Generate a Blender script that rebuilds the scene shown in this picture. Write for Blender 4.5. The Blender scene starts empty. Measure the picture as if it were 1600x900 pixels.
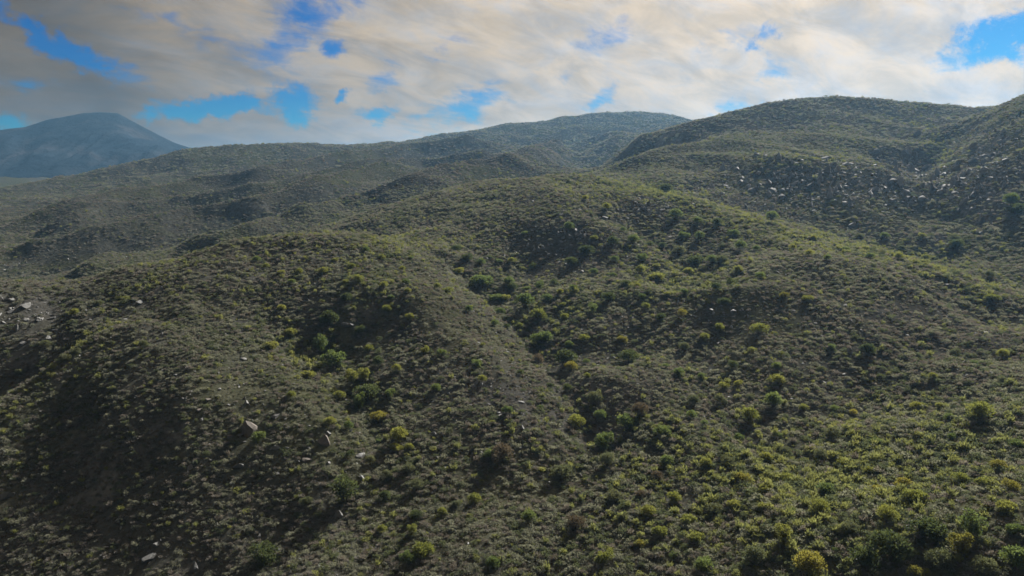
import bpy, math, random
import numpy as np
from mathutils import Vector, Matrix

# ------------------------------------------------------------------ camera, sky, sun, exposure
SC = bpy.context.scene
COL = SC.collection
R = math.radians
PITCH, FPX, CAMZ = R(8.0), 1142.0, 62.0           # drone camera, slightly pitched down
SUN_AZ, SUN_EL = R(33.0), R(34.0)                 # in front of the camera, towards the right, above the frame

cam = bpy.data.cameras.new('camera')
cam.sensor_width = 36.0
cam.lens = 36.0 * FPX / 1600.0
cam.clip_start, cam.clip_end = 0.5, 60000.0
camo = bpy.data.objects.new('camera', cam)
COL.objects.link(camo)
camo.location = (0, 0, CAMZ)
camo.rotation_euler = (math.pi / 2 - PITCH, 0, 0)
SC.camera = camo

SC.view_settings.view_transform = 'Standard'
SC.view_settings.look = 'None'
SC.view_settings.gamma = 1.0
SC.view_settings.use_curve_mapping = False
SC.view_settings.exposure = 2.15
SC.render.engine = 'CYCLES'
SC.cycles.max_bounces = 6
SC.cycles.diffuse_bounces = 4
SC.cycles.glossy_bounces = 1
SC.cycles.transmission_bounces = 2
SC.cycles.transparent_max_bounces = 4
SC.cycles.volume_bounces = 0
SC.cycles.use_denoising = True
try:
    SC.cycles.denoiser = 'OPENIMAGEDENOISE'
    SC.cycles.denoising_input_passes = 'RGB_ALBEDO_NORMAL'
except Exception:
    pass

def px_dir(px, py):
    """direction in the world of a pixel of the 1600 x 900 photograph"""
    u, v = (px - 800.0) / FPX, (450.0 - py) / FPX
    return np.array([u, math.cos(PITCH) + v * math.sin(PITCH), -math.sin(PITCH) + v * math.cos(PITCH)])

def project(x, y, z):
    """pixel of the photograph where a world point shows"""
    dz = z - CAMZ
    fw = y * math.cos(PITCH) - dz * math.sin(PITCH)
    up = y * math.sin(PITCH) + dz * math.cos(PITCH)
    fw = np.where(fw > 0.1, fw, 0.1)
    return 800.0 + FPX * x / fw, 450.0 - FPX * up / fw

class NT:
    """small helper for node trees"""
    def __init__(self, tree):
        self.t = tree
        tree.nodes.clear()
    def n(self, typ, **kw):
        nd = self.t.nodes.new(typ)
        ins = kw.pop('ins', {})
        for k, v in kw.items():
            setattr(nd, k, v)
        for k, v in ins.items():
            s = nd.inputs[k]
            if isinstance(v, bpy.types.NodeSocket):
                self.t.links.new(v, s)
            else:
                s.default_value = v
        return nd
    def math(self, op, a, b=0.0, clamp=False):
        return self.n('ShaderNodeMath', operation=op, use_clamp=clamp, ins={0: a, 1: b}).outputs[0]
    def vmath(self, op, a, b=(0, 0, 0)):
        nd = self.n('ShaderNodeVectorMath', operation=op, ins={0: a, 1: b})
        return nd.outputs['Value'] if op in ('LENGTH', 'DOT_PRODUCT') else nd.outputs['Vector']
    def noise(self, vec, scale, detail=4.0, rough=0.55, dist=0.0, out='Fac'):
        return self.n('ShaderNodeTexNoise', ins={'Vector': vec, 'Scale': scale, 'Detail': detail, 'Roughness': rough, 'Distortion': dist}).outputs[out]
    def maprange(self, v, a, b, c, d, smooth=True):
        return self.n('ShaderNodeMapRange', interpolation_type='SMOOTHSTEP' if smooth else 'LINEAR', clamp=True,
                      ins={0: v, 1: a, 2: b, 3: c, 4: d}).outputs[0]
    def mix(self, f, a, b, blend='MIX'):
        nd = self.t.nodes.new('ShaderNodeMix')
        nd.data_type = 'RGBA'
        nd.blend_type = blend
        for s, v in ((nd.inputs[0], f), (nd.inputs[6], a), (nd.inputs[7], b)):
            if isinstance(v, bpy.types.NodeSocket):
                self.t.links.new(v, s)
            else:
                s.default_value = v if not isinstance(v, tuple) or len(v) == 4 else (*v, 1)
        return nd.outputs[2]
    def ramp(self, f, stops):
        nd = self.n('ShaderNodeValToRGB', ins={0: f})
        e = nd.color_ramp.elements
        while len(e) < len(stops):
            e.new(0.5)
        for k, (p, c) in enumerate(stops):
            e[k].position = p
            e[k].color = (*c, 1)
        return nd.outputs[0]

# --- sky: clear Nishita sky behind a broken sheet of cloud, brighter towards the sun
world = bpy.data.worlds.new('World')
SC.world = world
world.use_nodes = True
w = NT(world.node_tree)
tc = w.n('ShaderNodeTexCoord').outputs['Generated']
sky = w.n('ShaderNodeTexSky', sky_type='NISHITA', sun_disc=False, sun_elevation=SUN_EL, sun_rotation=SUN_AZ,
          altitude=500.0, air_density=1.0, dust_density=0.6, ozone_density=2.5).outputs[0]
blue = w.n('ShaderNodeHueSaturation', ins={'Saturation': 2.0, 'Value': 0.16, 'Color': sky}).outputs[0]
blue = w.mix(1.0, blue, (0.03, 0.60, 0.88, 1), 'MULTIPLY')
sx = w.n('ShaderNodeSeparateXYZ', ins={0: tc})
zc = w.math('ADD', w.math('MAXIMUM', sx.outputs[2], 0.0), 0.34)
plane = w.n('ShaderNodeCombineXYZ', ins={0: w.math('DIVIDE', sx.outputs[0], zc), 1: w.math('DIVIDE', sx.outputs[1], zc), 2: 0.0}).outputs[0]
# streaks of the cloud sheet run towards upper right
stretch = w.n('ShaderNodeMapping', vector_type='TEXTURE', ins={0: plane, 2: (0, 0, R(38)), 3: (1.35, 0.8, 1.0)}).outputs[0]
n_big = w.noise(stretch, 3.2, 7.0, 0.6, 0.5)
n_fine = w.noise(stretch, 9.0, 9.0, 0.66, 0.7)
# azimuth and elevation in degrees
az = w.math('MULTIPLY', w.math('ARCTAN2', sx.outputs[0], sx.outputs[1]), 57.2958)
el = w.math('MULTIPLY', w.math('ARCSINE', sx.outputs[2]), 57.2958)
ae = w.n('ShaderNodeCombineXYZ', ins={0: az, 1: el, 2: 0.0}).outputs[0]
warp = w.vmath('SCALE', w.vmath('SUBTRACT', w.noise(ae, 0.34, 8.0, 0.68, 0.0, 'Color'), (0.5, 0.5, 0.5)))
warp.node.inputs['Scale'].default_value = 4.2
aew = w.vmath('ADD', ae, warp)
# gaps in the cloud: pixel centre, half length, half width in pixels, tilt, strength
GAPS = [(95, 72, 115, 20, -25, 1.15), (60, 45, 60, 14, -20, 0.6), (150, 100, 38, 22, -30, 0.8), (490, 18, 75, 34, 35, 0.62), (528, 68, 24, 20, 0, 0.85),
        (342, 172, 92, 20, 3, 1.25), (460, 163, 38, 30, 0, 1.25), (230, 179, 24, 13, 0, 1.0), (537, 150, 18, 12, 20, 1.0),
        (5, 188, 40, 18, 0, 1.2), (595, 172, 46, 16, 10, 0.75), (715, 172, 75, 36, 20, 0.85), (700, 210, 60, 26, 0, 0.6),
        (705, 66, 52, 20, 22, 0.5), (942, 150, 34, 20, 20, 0.72), (885, 110, 26, 14, 10, 0.55), (985, 30, 80, 22, 25, 0.5),
        (1130, 58, 55, 22, 15, 0.58), (1188, 60, 24, 16, 0, 0.8), (1210, 108, 34, 20, 0, 0.55), (1150, 165, 50, 18, 0, 0.5),
        (1562, 62, 85, 26, 18, 1.1), (1415, 118, 42, 20, 5, 0.52), (265, 30, 150, 22, -20, 0.42), (60, 118, 40, 18, 20, 0.5),
        (590, 125, 40, 20, 25, 0.5), (430, 75, 40, 26, 40, 0.45)]
hole = None
for (gx, gy, ga, gb, gt, gs) in GAPS:
    d = px_dir(gx, gy)
    d /= np.linalg.norm(d)
    m = w.n('ShaderNodeMapping', vector_type='TEXTURE',
            ins={0: aew, 1: (math.degrees(math.atan2(d[0], d[1])), math.degrees(math.asin(d[2])), 0), 2: (0, 0, R(gt)), 3: (ga * .053, gb * .051, 1)}).outputs[0]
    v = w.maprange(w.vmath('LENGTH', m), 0.1, 1.6, gs * 1.12, 0.0)
    hole = v if hole is None else w.math('MAXIMUM', hole, v)
openness = w.math('ADD', hole, w.math('MULTIPLY', w.math('SUBTRACT', 0.445, n_big), 1.7))
openness = w.math('ADD', openness, w.math('MULTIPLY', w.math('SUBTRACT', 0.5, n_fine), 1.25))
clear = w.maprange(openness, 0.16, 0.98, 0.0, 1.0)
sd = (math.sin(SUN_AZ) * math.cos(SUN_EL), math.cos(SUN_AZ) * math.cos(SUN_EL), math.sin(SUN_EL))
glow = w.vmath('DOT_PRODUCT', w.vmath('NORMALIZE', tc), sd)
glow = w.maprange(glow, 0.45, 0.97, 0.0, 1.0, False)
amp = w.math('ADD', 0.35, w.math('MULTIPLY', w.math('POWER', glow, 0.9), 1.58))
amp = w.math('MULTIPLY', amp, w.maprange(w.noise(stretch, 5.5, 7.0, 0.62, 0.5), 0.3, 0.7, 0.74, 1.2))
tone = w.mix(w.maprange(w.math('ADD', w.math('MULTIPLY', n_fine, 0.6), w.math('MULTIPLY', n_big, 0.4)), 0.36, 0.60, 0.0, 1.0), (0.80, 0.72, 0.66), (1.0, 0.77, 0.51))
cloud = w.mix(1.0, tone, w.n('ShaderNodeCombineXYZ', ins={0: amp, 1: amp, 2: amp}).outputs[0], 'MULTIPLY')
skyc = w.mix(clear, cloud, blue)
bg = w.n('ShaderNodeBackground', ins={'Color': skyc, 'Strength': 0.1})
w.n('ShaderNodeOutputWorld', ins={0: bg.outputs[0]})

sun = bpy.data.lights.new('sun', 'SUN')
sun.energy, sun.angle, sun.color = 3.1, R(3.0), (1.0, 0.95, 0.86)
suno = bpy.data.objects.new('sun', sun)
COL.objects.link(suno)
suno.rotation_euler = Vector(sd).to_track_quat('Z', 'Y').to_euler()

# ------------------------------------------------------------------ noise and helpers
rng = np.random.default_rng(7)
random.seed(7)
_perm = rng.permutation(512)
_g = rng.normal(size=(512, 2))
_g /= np.linalg.norm(_g, axis=1, keepdims=True)

def perlin(x, y):
    xi, yi = np.floor(x).astype(int), np.floor(y).astype(int)
    xf, yf = x - xi, y - yi
    u, v = xf ** 3 * (xf * (xf * 6 - 15) + 10), yf ** 3 * (yf * (yf * 6 - 15) + 10)
    def gr(ix, iy, dx, dy):
        g = _g[_perm[(_perm[ix & 511] + iy) & 511]]
        return g[..., 0] * dx + g[..., 1] * dy
    a, b = gr(xi, yi, xf, yf), gr(xi + 1, yi, xf - 1, yf)
    c, d = gr(xi, yi + 1, xf, yf - 1), gr(xi + 1, yi + 1, xf - 1, yf - 1)
    return (a + u * (b - a)) * (1 - v) + (c + u * (d - c)) * v

def sstep(a, b, x):
    t = np.clip((x - a) / (b - a), 0, 1)
    return t * t * (3 - 2 * t)

def link(name, mesh, parent=None, **props):
    o = bpy.data.objects.new(name, mesh)
    COL.objects.link(o)
    if parent is not None:
        o.parent = parent
    for k, v in props.items():
        o[k] = v
    return o

def mesh_from(name, verts, faces, mats, smooth=False, midx=None):
    """verts (n,3); faces (m,3) or (m,4) arrays"""
    me = bpy.data.meshes.new(name)
    verts = np.asarray(verts, dtype=np.float32)
    faces = np.asarray(faces, dtype=np.int32)
    k = faces.shape[1]
    me.vertices.add(len(verts))
    me.vertices.foreach_set('co', verts.ravel())
    me.loops.add(faces.size)
    me.loops.foreach_set('vertex_index', faces.ravel())
    me.polygons.add(len(faces))
    me.polygons.foreach_set('loop_start', np.arange(0, faces.size, k, dtype=np.int32))
    me.polygons.foreach_set('loop_total', np.full(len(faces), k, dtype=np.int32))
    me.polygons.foreach_set('use_smooth', np.full(len(faces), smooth, dtype=bool))
    if midx is not None:
        me.polygons.foreach_set('material_index', np.asarray(midx, dtype=np.int32))
    for m in (mats if isinstance(mats, (list, tuple)) else [mats]):
        me.materials.append(m)
    me.update(calc_edges=True)
    return me

# ------------------------------------------------------------------ materials
def new_mat(name):
    m = bpy.data.materials.new(name)
    m.use_nodes = True
    return m, NT(m.node_tree)

def leaf_mat(name, stops, trans=0.38, tcol=(1.12, 1.14, 0.80), patch=0.035):
    """foliage: colour differs from plant to plant and in patches over the hillside; light shines through"""
    m, t = new_mat(name)
    oi = t.n('ShaderNodeObjectInfo')
    pat = t.noise(oi.outputs['Location'], patch, 3.0, 0.6)
    pat = t.maprange(pat, 0.3, 0.7, 0.0, 1.0, False)
    geo = t.n('ShaderNodeNewGeometry')
    f = t.math('ADD', t.math('MULTIPLY', oi.outputs['Random'], 0.38), t.math('MULTIPLY', pat, 0.35))
    f = t.math('ADD', f, t.math('MULTIPLY', geo.outputs['Random Per Island'], 0.34))
    c = t.ramp(f, stops)
    dif = t.n('ShaderNodeBsdfDiffuse', ins={0: c, 1: 0.6})
    tr = t.n('ShaderNodeBsdfTranslucent', ins={0: t.mix(1.0, c, (*tcol, 1), 'MULTIPLY')})
    gl = t.n('ShaderNodeBsdfGlossy', ins={0: (0.9, 0.95, 1.0, 1), 'Roughness': 0.5})
    ms = t.n('ShaderNodeMixShader', ins={0: trans, 1: dif.outputs[0], 2: tr.outputs[0]})
    ms2 = t.n('ShaderNodeMixShader', ins={0: 0.012, 1: ms.outputs[0], 2: gl.outputs[0]})
    t.n('ShaderNodeOutputMaterial', ins={0: ms2.outputs[0]})
    return m

M = {}
M['grey'] = leaf_mat('grey_green_leaves', [(0.1, (0.112, 0.114, 0.104)), (0.4, (0.156, 0.158, 0.142)), (0.7, (0.192, 0.19, 0.176)), (0.95, (0.176, 0.184, 0.146))], 0.42)
M['dry'] = leaf_mat('dry_brown_twigs', [(0.1, (0.12, 0.112, 0.106)), (0.45, (0.165, 0.156, 0.148)), (0.75, (0.215, 0.205, 0.195)), (0.95, (0.28, 0.27, 0.255))], 0.3, (1.1, 1.0, 0.8))
M['yellow'] = leaf_mat('yellow_green_leaves', [(0.1, (0.12, 0.128, 0.066)), (0.45, (0.16, 0.17, 0.078)), (0.75, (0.195, 0.2, 0.084)), (0.95, (0.215, 0.205, 0.084))], 0.44)
M['green'] = leaf_mat('green_leaves', [(0.1, (0.07, 0.08, 0.056)), (0.5, (0.1, 0.114, 0.074)), (0.95, (0.136, 0.15, 0.094))])
M['b_dark'] = leaf_mat('dark_green_bush_leaves', [(0.1, (0.04, 0.054, 0.027)), (0.5, (0.063, 0.078, 0.038)), (0.95, (0.094, 0.11, 0.052))], 0.46)
M['b_mid'] = leaf_mat('mid_green_bush_leaves', [(0.1, (0.069, 0.094, 0.04)), (0.5, (0.101, 0.13, 0.052)), (0.95, (0.139, 0.166, 0.065))], 0.52)
M['b_yellow'] = leaf_mat('yellow_green_bush_leaves', [(0.1, (0.108, 0.122, 0.039)), (0.5, (0.159, 0.168, 0.051)), (0.95, (0.213, 0.207, 0.064))], 0.54)
M['b_gold'] = leaf_mat('golden_bush_leaves', [(0.1, (0.12, 0.116, 0.036)), (0.5, (0.18, 0.165, 0.044)), (0.95, (0.235, 0.2, 0.052))], 0.50)
M['b_grey'] = leaf_mat('grey_green_bush_leaves', [(0.1, (0.09, 0.103, 0.065)), (0.5, (0.125, 0.135, 0.083)), (0.95, (0.163, 0.165, 0.11))], 0.34)
M['b_brown'] = leaf_mat('grey_brown_bush_leaves', [(0.1, (0.094, 0.077, 0.057)), (0.5, (0.131, 0.112, 0.083)), (0.95, (0.175, 0.152, 0.112))], 0.28, (1.1, 1.0, 0.8))

def bark_mat():
    m, t = new_mat('grey_bark')
    co = t.n('ShaderNodeTexCoord').outputs['Object']
    c = t.ramp(t.noise(co, 9.0, 5.0), [(0.3, (0.05, 0.042, 0.034)), (0.7, (0.11, 0.095, 0.078))])
    b = t.n('ShaderNodeBsdfPrincipled', ins={'Base Color': c, 'Roughness': 0.9})
    t.n('ShaderNodeOutputMaterial', ins={0: b.outputs[0]})
    return m
M['bark'] = bark_mat()

def rock_mat(name, dark, light, lichen):
    m, t = new_mat(name)
    co = t.n('ShaderNodeNewGeometry').outputs['Position']
    oi = t.n('ShaderNodeObjectInfo')
    f = t.math('ADD', t.math('MULTIPLY', t.noise(co, 1.1, 7.0, 0.65), 0.8), t.math('MULTIPLY', oi.outputs['Random'], 0.35))
    c = t.ramp(f, [(0.35, dark), (0.75, light)])
    c = t.mix(t.maprange(t.noise(co, 2.7, 5.0, 0.6), 0.56, 0.66, 0.0, 0.75), c, (*lichen, 1))
    bm = t.n('ShaderNodeBump', ins={'Strength': 0.7, 'Distance': 0.12, 'Height': t.noise(co, 5.0, 6.0, 0.65)})
    b = t.n('ShaderNodeBsdfPrincipled', ins={'Base Color': c, 'Roughness': 0.85, 'Normal': bm.outputs[0]})
    t.n('ShaderNodeOutputMaterial', ins={0: b.outputs[0]})
    return m
M['r_pale'] = rock_mat('pale_grey_rock', (0.105, 0.107, 0.110), (0.215, 0.217, 0.218), (0.11, 0.105, 0.085))
M['r_grey'] = rock_mat('weathered_grey_rock', (0.060, 0.061, 0.063), (0.135, 0.135, 0.134), (0.07, 0.07, 0.055))
M['r_brown'] = rock_mat('brownish_rock', (0.060, 0.052, 0.046), (0.12, 0.102, 0.088), (0.055, 0.052, 0.045))

def ground_mat(name, near):
    """stony soil, dry litter and low growth; the low growth takes over where plants are too far to build"""
    m, t = new_mat(name)
    geo = t.n('ShaderNodeNewGeometry')
    co = geo.outputs['Position']
    litter = t.ramp(t.noise(co, 0.9, 8.0, 0.68), [(0.30, (0.050, 0.049, 0.047)), (0.5, (0.095, 0.092, 0.087)), (0.68, (0.175, 0.168, 0.158))])
    low = t.ramp(t.noise(co, 0.42, 8.0, 0.72), [(0.32, (0.048, 0.050, 0.042)), (0.5, (0.086, 0.087, 0.072)), (0.68, (0.145, 0.141, 0.118))])
    patch = t.noise(co, 0.022, 5.0, 0.62, 0.6)
    c = t.mix(t.maprange(patch, 0.40, 0.58, 0.25, 0.95), litter, low)
    olive = t.maprange(t.noise(co, 0.011, 4.0, 0.6, 0.8), 0.47, 0.62, 0.0, 0.55)
    c = t.mix(olive, c, t.mix(1.0, c, (1.15, 1.2, 0.62, 1), 'MULTIPLY'))
    stone = t.ramp(t.noise(co, 0.8, 7.0, 0.65), [(0.35, (0.13, 0.128, 0.122)), (0.7, (0.29, 0.28, 0.265))])
    nz = t.n('ShaderNodeSeparateXYZ', ins={0: geo.outputs['Normal']}).outputs[2]
    rocky = t.math('ADD', t.math('SUBTRACT', 1.0, nz), t.math('MULTIPLY', t.math('SUBTRACT', t.noise(co, 0.07, 6.0, 0.65), 0.5), 0.7))
    c = t.mix(t.maprange(rocky, 0.18, 0.34, 0.0, 0.85), c, stone)
    if not near:
        # paler noise patches over the ground of the far ridge
        pale = t.maprange(t.noise(co, 0.016, 6.0, 0.66, 1.2), 0.56, 0.68, 0.0, 0.5)
        c = t.mix(pale, c, (0.15, 0.138, 0.112, 1))
        c = t.mix(1.0, c, (0.80, 0.82, 0.80, 1), 'MULTIPLY')
    h = t.noise(co, 1.3 if near else 0.33, 8.0, 0.72)
    bm = t.n('ShaderNodeBump', ins={'Strength': 0.9, 'Distance': 0.4 if near else 2.6, 'Height': h})
    b = t.n('ShaderNodeBsdfDiffuse', ins={0: c, 1: 0.8, 'Normal': bm.outputs[0]})
    t.n('ShaderNodeOutputMaterial', ins={0: b.outputs[0]})
    return m
M['ground'] = ground_mat('stony_scrub_ground', True)
M['ground_far'] = ground_mat('far_scrub_ground', False)

# ------------------------------------------------------------------ the land: one height sheet
# What the photograph shows along its columns: (column, [(row, metres from the camera), ...]); rows behind a crest are hidden ground.
FAR = [(284, 2600), (289, 5200), (289.3, 9000)]
CTRL = {
 -260: [(900, 127), (750, 146), (600, 170), (500, 186), (450, 204), (466, 276), (452, 380), (400, 500), (350, 700), (318, 900), (305, 1250), (282, 1600), (293, 2300), (290, 5200), (289.5, 9000)],
 0: [(900, 117), (750, 135), (640, 152), (600, 159), (520, 174), (446, 197), (476, 260), (455, 320), (440, 390), (385, 520), (345, 650), (318, 800), (312, 900), (325, 1250), (280, 1600), (294, 2200), (291, 5200), (289.5, 9000)],
 100: [(900, 112), (750, 129), (640, 144), (560, 159), (500, 175), (452, 190), (480, 250), (450, 350), (400, 460), (350, 610), (318, 770), (302, 900), (318, 1250), (288, 1650), (295, 2300), (291, 5200), (289.5, 9000)],
 200: [(900, 106), (750, 122), (620, 138), (540, 153), (486, 167), (455, 180), (482, 225), (448, 330), (425, 372), (432, 400), (390, 450), (345, 590), (305, 780), (275, 960), (305, 1500), (294, 2600), (291, 5200), (289.5, 9000)],
 300: [(900, 101), (750, 116), (620, 130), (540, 145), (470, 163), (440, 173), (420, 182), (446, 232), (428, 320), (396, 372), (404, 398), (372, 450), (335, 570), (290, 780), (236, 1010), (270, 1500), (293, 2600), (291, 5200), (289.5, 9000)],
 400: [(900, 96), (750, 112), (650, 124), (560, 141), (520, 150), (470, 163), (420, 181), (388, 200), (415, 248), (392, 330), (365, 395), (372, 425), (340, 490), (305, 620), (270, 800), (228, 1050), (258, 1500), (292, 2700), (291, 5200), (289.5, 9000)],
 500: [(900, 88), (750, 107), (650, 121), (570, 137), (530, 150), (470, 162), (420, 179), (380, 200), (402, 245), (378, 290), (362, 325), (372, 360), (350, 420), (345, 450), (300, 620), (265, 830), (231, 1070), (258, 1500), (292, 2700), (291, 5200), (289.5, 9000)],
 600: [(900, 85), (750, 105), (680, 116), (620, 127), (560, 137), (470, 159), (420, 178), (376, 201), (392, 240), (362, 278), (333, 312), (346, 360), (325, 430), (318, 470), (285, 640), (252, 880), (223, 1100), (250, 1600), (292, 2800), (291, 5200), (289.5, 9000)],
 700: [(900, 82), (750, 103), (650, 118), (560, 136), (470, 160), (420, 181), (385, 199), (388, 222), (360, 250), (325, 278), (302, 305), (318, 350), (300, 450), (285, 530), (272, 680), (245, 900), (220, 1120), (250, 1600), (292, 2800), (291, 5200), (289.5, 9000)],
 800: [(900, 80), (750, 101), (650, 117), (550, 139), (500, 157), (455, 181), (420, 199), (390, 210), (350, 224), (315, 252), (287, 295), (303, 345), (288, 480), (276, 560), (262, 690), (240, 900), (205, 1160), (235, 1700), (292, 2900), (291, 5200), (289.5, 9000)],
 900: [(900, 79), (750, 100), (650, 115), (560, 135), (500, 155), (450, 177), (410, 196), (380, 206), (345, 216), (310, 240), (279, 288), (296, 345), (281, 470), (268, 600), (248, 800), (236, 880), (183, 1260), (215, 1800), (292, 2900), (291, 5200), (289.5, 9000)],
 1000: [(900, 78), (750, 98), (650, 113), (550, 134), (480, 156), (430, 178), (390, 200), (350, 222), (320, 238), (299, 262), (301, 285), (283, 325), (263, 375), (278, 460), (258, 680), (246, 760), (215, 1000), (180, 1300), (215, 1850), (292, 2900), (291, 5200), (289.5, 9000)],
 1055: [(900, 78), (750, 97), (650, 112), (550, 133), (480, 155), (430, 175), (390, 196), (350, 219), (318, 248), (317, 275), (292, 315), (262, 355), (235, 400), (214, 470), (235, 600), (215, 900), (187, 1290), (215, 1850), (292, 2900), (291, 5200), (289.5, 9000)],
 1100: [(900, 77), (750, 97), (650, 112), (550, 133), (480, 154), (448, 166), (440, 172), (400, 191), (350, 217), (328, 240), (332, 268), (300, 312), (268, 342), (240, 392), (188, 515), (212, 680), (195, 1250), (220, 1800), (292, 2900), (291, 5200), (289.5, 9000)],
 1200: [(900, 76), (750, 97), (650, 115), (550, 135), (480, 154), (420, 178), (385, 199), (348, 225), (354, 256), (335, 281), (295, 306), (258, 331), (247, 354), (225, 394), (168, 525), (190, 700), (215, 1300), (288, 2800), (291, 5200), (289.5, 9000)],
 1300: [(900, 76), (750, 97), (650, 115), (550, 135), (480, 155), (420, 178), (372, 210), (381, 246), (350, 277), (315, 298), (262, 326), (250, 349), (215, 402), (161, 540), (180, 720), (215, 1300), (288, 2800), (291, 5200), (289.5, 9000)],
 1400: [(900, 75), (750, 97), (650, 116), (550, 136), (480, 157), (430, 178), (393, 203), (405, 236), (378, 266), (335, 287), (310, 298), (262, 326), (250, 345), (210, 412), (167, 530), (185, 720), (215, 1300), (288, 2800), (291, 5200), (289.5, 9000)],
 1480: [(900, 75), (750, 96), (650, 115), (550, 136), (480, 159), (424, 192), (437, 222), (405, 252), (350, 284), (300, 306), (268, 322), (232, 378), (205, 440), (186, 510), (192, 720), (215, 1300), (288, 2800), (291, 5200), (289.5, 9000)],
 1540: [(900, 75), (750, 95), (650, 113), (550, 140), (490, 165), (448, 188), (458, 212), (420, 238), (360, 270), (310, 292), (270, 308), (235, 334), (200, 375), (169, 425), (180, 600), (215, 1300), (288, 2800), (291, 5200), (289.5, 9000)],
 1600: [(900, 76), (750, 96), (650, 114), (550, 141), (500, 163), (462, 182), (470, 204), (420, 229), (350, 262), (300, 284), (240, 312), (198, 348), (149, 405), (170, 600), (215, 1300), (288, 2800), (291, 5200), (289.5, 9000)],
 1860: [(900, 80), (750, 100), (650, 118), (550, 145), (490, 172), (440, 205), (400, 230), (340, 262), (290, 290), (220, 322), (170, 360), (110, 440), (150, 700), (215, 1400), (288, 2800), (291, 5200), (289.5, 9000)],
}
AZS, LRS = 1.0 / 7.2, 11.0            # degrees and log-distance to spline units
P, V = [], []
for cpx, rows in CTRL.items():
    for (cpy, rr) in rows:
        d = px_dir(cpx, cpy)
        hz = math.hypot(d[0], d[1])
        P.append((math.degrees(math.atan2(d[0], d[1])) * AZS, math.log(rr) * LRS))
        V.append(d[2] / hz)
    d = px_dir(cpx, 600)
    a = math.degrees(math.atan2(d[0], d[1]))
    lw = max(0.0, min(1.0, (420 - cpx) / 420))
    for rr, zz in ((58, -51.5 - 11 * lw), (40, -55.5 - 8 * lw), (24, -58.5 - 4 * lw)):
        P.append((a * AZS, math.log(rr) * LRS))
        V.append(zz / rr)
P, V = np.array(P), np.array(V)

def phi(r2):
    return np.where(r2 > 1e-9, 0.5 * r2 * np.log(np.maximum(r2, 1e-9)), 0.0)
nP = len(P)
A = np.zeros((nP + 3, nP + 3))
d2 = ((P[:, None, :] - P[None, :, :]) ** 2).sum(-1)
A[:nP, :nP] = phi(d2) + np.eye(nP) * 0.02
A[:nP, nP] = 1
A[:nP, nP + 1:] = P
A[nP:, :nP] = A[:nP, nP:].T
W = np.linalg.solve(A, np.concatenate([V, np.zeros(3)]))

def tps(a, l):
    q = np.stack([a.ravel() * AZS, l.ravel() * LRS], 1)
    out = np.empty(len(q))
    for s in range(0, len(q), 20000):
        e = q[s:s + 20000]
        dd = ((e[:, None, 0] - P[None, :, 0]) ** 2 + (e[:, None, 1] - P[None, :, 1]) ** 2)
        out[s:s + 20000] = phi(dd) @ W[:nP] + W[nP] + e @ W[nP + 1:]
    return out.reshape(a.shape)

AZ = np.unique(np.concatenate([np.linspace(-180, -60, 50), np.linspace(-60, -42, 60), np.arange(-42, 42.01, 0.135), np.linspace(42, 60, 60), np.linspace(60, 180, 50)]))
LR = np.unique(np.concatenate([np.log(np.array([1.0, 4.0, 9.0, 16.0])), np.linspace(math.log(24), math.log(64), 30), np.arange(math.log(64), math.log(1500), 0.0058), np.linspace(math.log(1500), math.log(9000), 70)]))
# coarse spline evaluation, then bilinear onto the fine sheet
ca = np.linspace(-46, 46, 231)
cl = np.linspace(math.log(24), math.log(9000), 330)
CA, CL = np.meshgrid(ca, cl, indexing='ij')
CT = tps(CA, CL)

def bilin(tab, ga, gl, a, l):
    i = np.clip(np.searchsorted(ga, a) - 1, 0, len(ga) - 2)
    j = np.clip(np.searchsorted(gl, l) - 1, 0, len(gl) - 2)
    fa = np.clip((a - ga[i]) / (ga[i + 1] - ga[i]), 0, 1)
    fl = np.clip((l - gl[j]) / (gl[j + 1] - gl[j]), 0, 1)
    return (tab[i, j] * (1 - fa) + tab[i + 1, j] * fa) * (1 - fl) + (tab[i, j + 1] * (1 - fa) + tab[i + 1, j + 1] * fa) * fl

GA, GL = np.meshgrid(AZ, LR, indexing='ij')
GR = np.exp(GL)
GX, GY = GR * np.sin(np.radians(GA)), GR * np.cos(np.radians(GA))
tt = bilin(CT, ca, cl, np.clip(GA, -46, 46), np.maximum(GL, math.log(24)))
GZ = tt * np.maximum(GR, 24.0)
GZ = np.where(GR < 24, -58.5 - (24 - GR) * 0.12 + (GZ - (-58.5)) * np.clip(GR / 24, 0, 1) ** 2, GZ)
# behind the camera the land runs out as a gently rolling valley
back = -62 - 14 * sstep(60, 900, GR) + 6 * perlin(GX / 260, GY / 260) + 60 * sstep(1500, 5000, GR) * (0.5 + perlin(GX / 1500 + 9, GY / 1500))
GZ = GZ + (back - GZ) * sstep(48, 105, np.abs(GA))
# relief finer than the columns above: bumps, drainage lines, ledges
for lam, amp_, rid in ((340, 0.020, 1), (170, 0.028, 1), (85, 0.032, 1), (42, 0.058, 1), (21, 0.056, 1), (10.5, 0.044, 1), (5.2, 0.036, 0), (2.6, 0.026, 0)):
    wgt = sstep(lam * 2.0, lam * 5.0, GR) * sstep(lam * 160, lam * 60, GR)
    q = perlin(GX / lam + lam, GY / (lam * 1.25) - 3 * lam)
    if rid:
        q = 0.55 - 2.0 * np.abs(perlin(GX / lam * 1.05 + 0.25 * GY / lam + 5.3, GY / (lam * 1.9) + lam)) + 0.6 * q
    GZ += wgt * amp_ * lam * q
GZ += CAMZ
def ground(x, y):
    a, l = np.degrees(np.arctan2(x, y)), np.log(np.maximum(np.hypot(x, y), 1.01))
    return bilin(GZ, AZ, LR, a, l)

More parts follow.
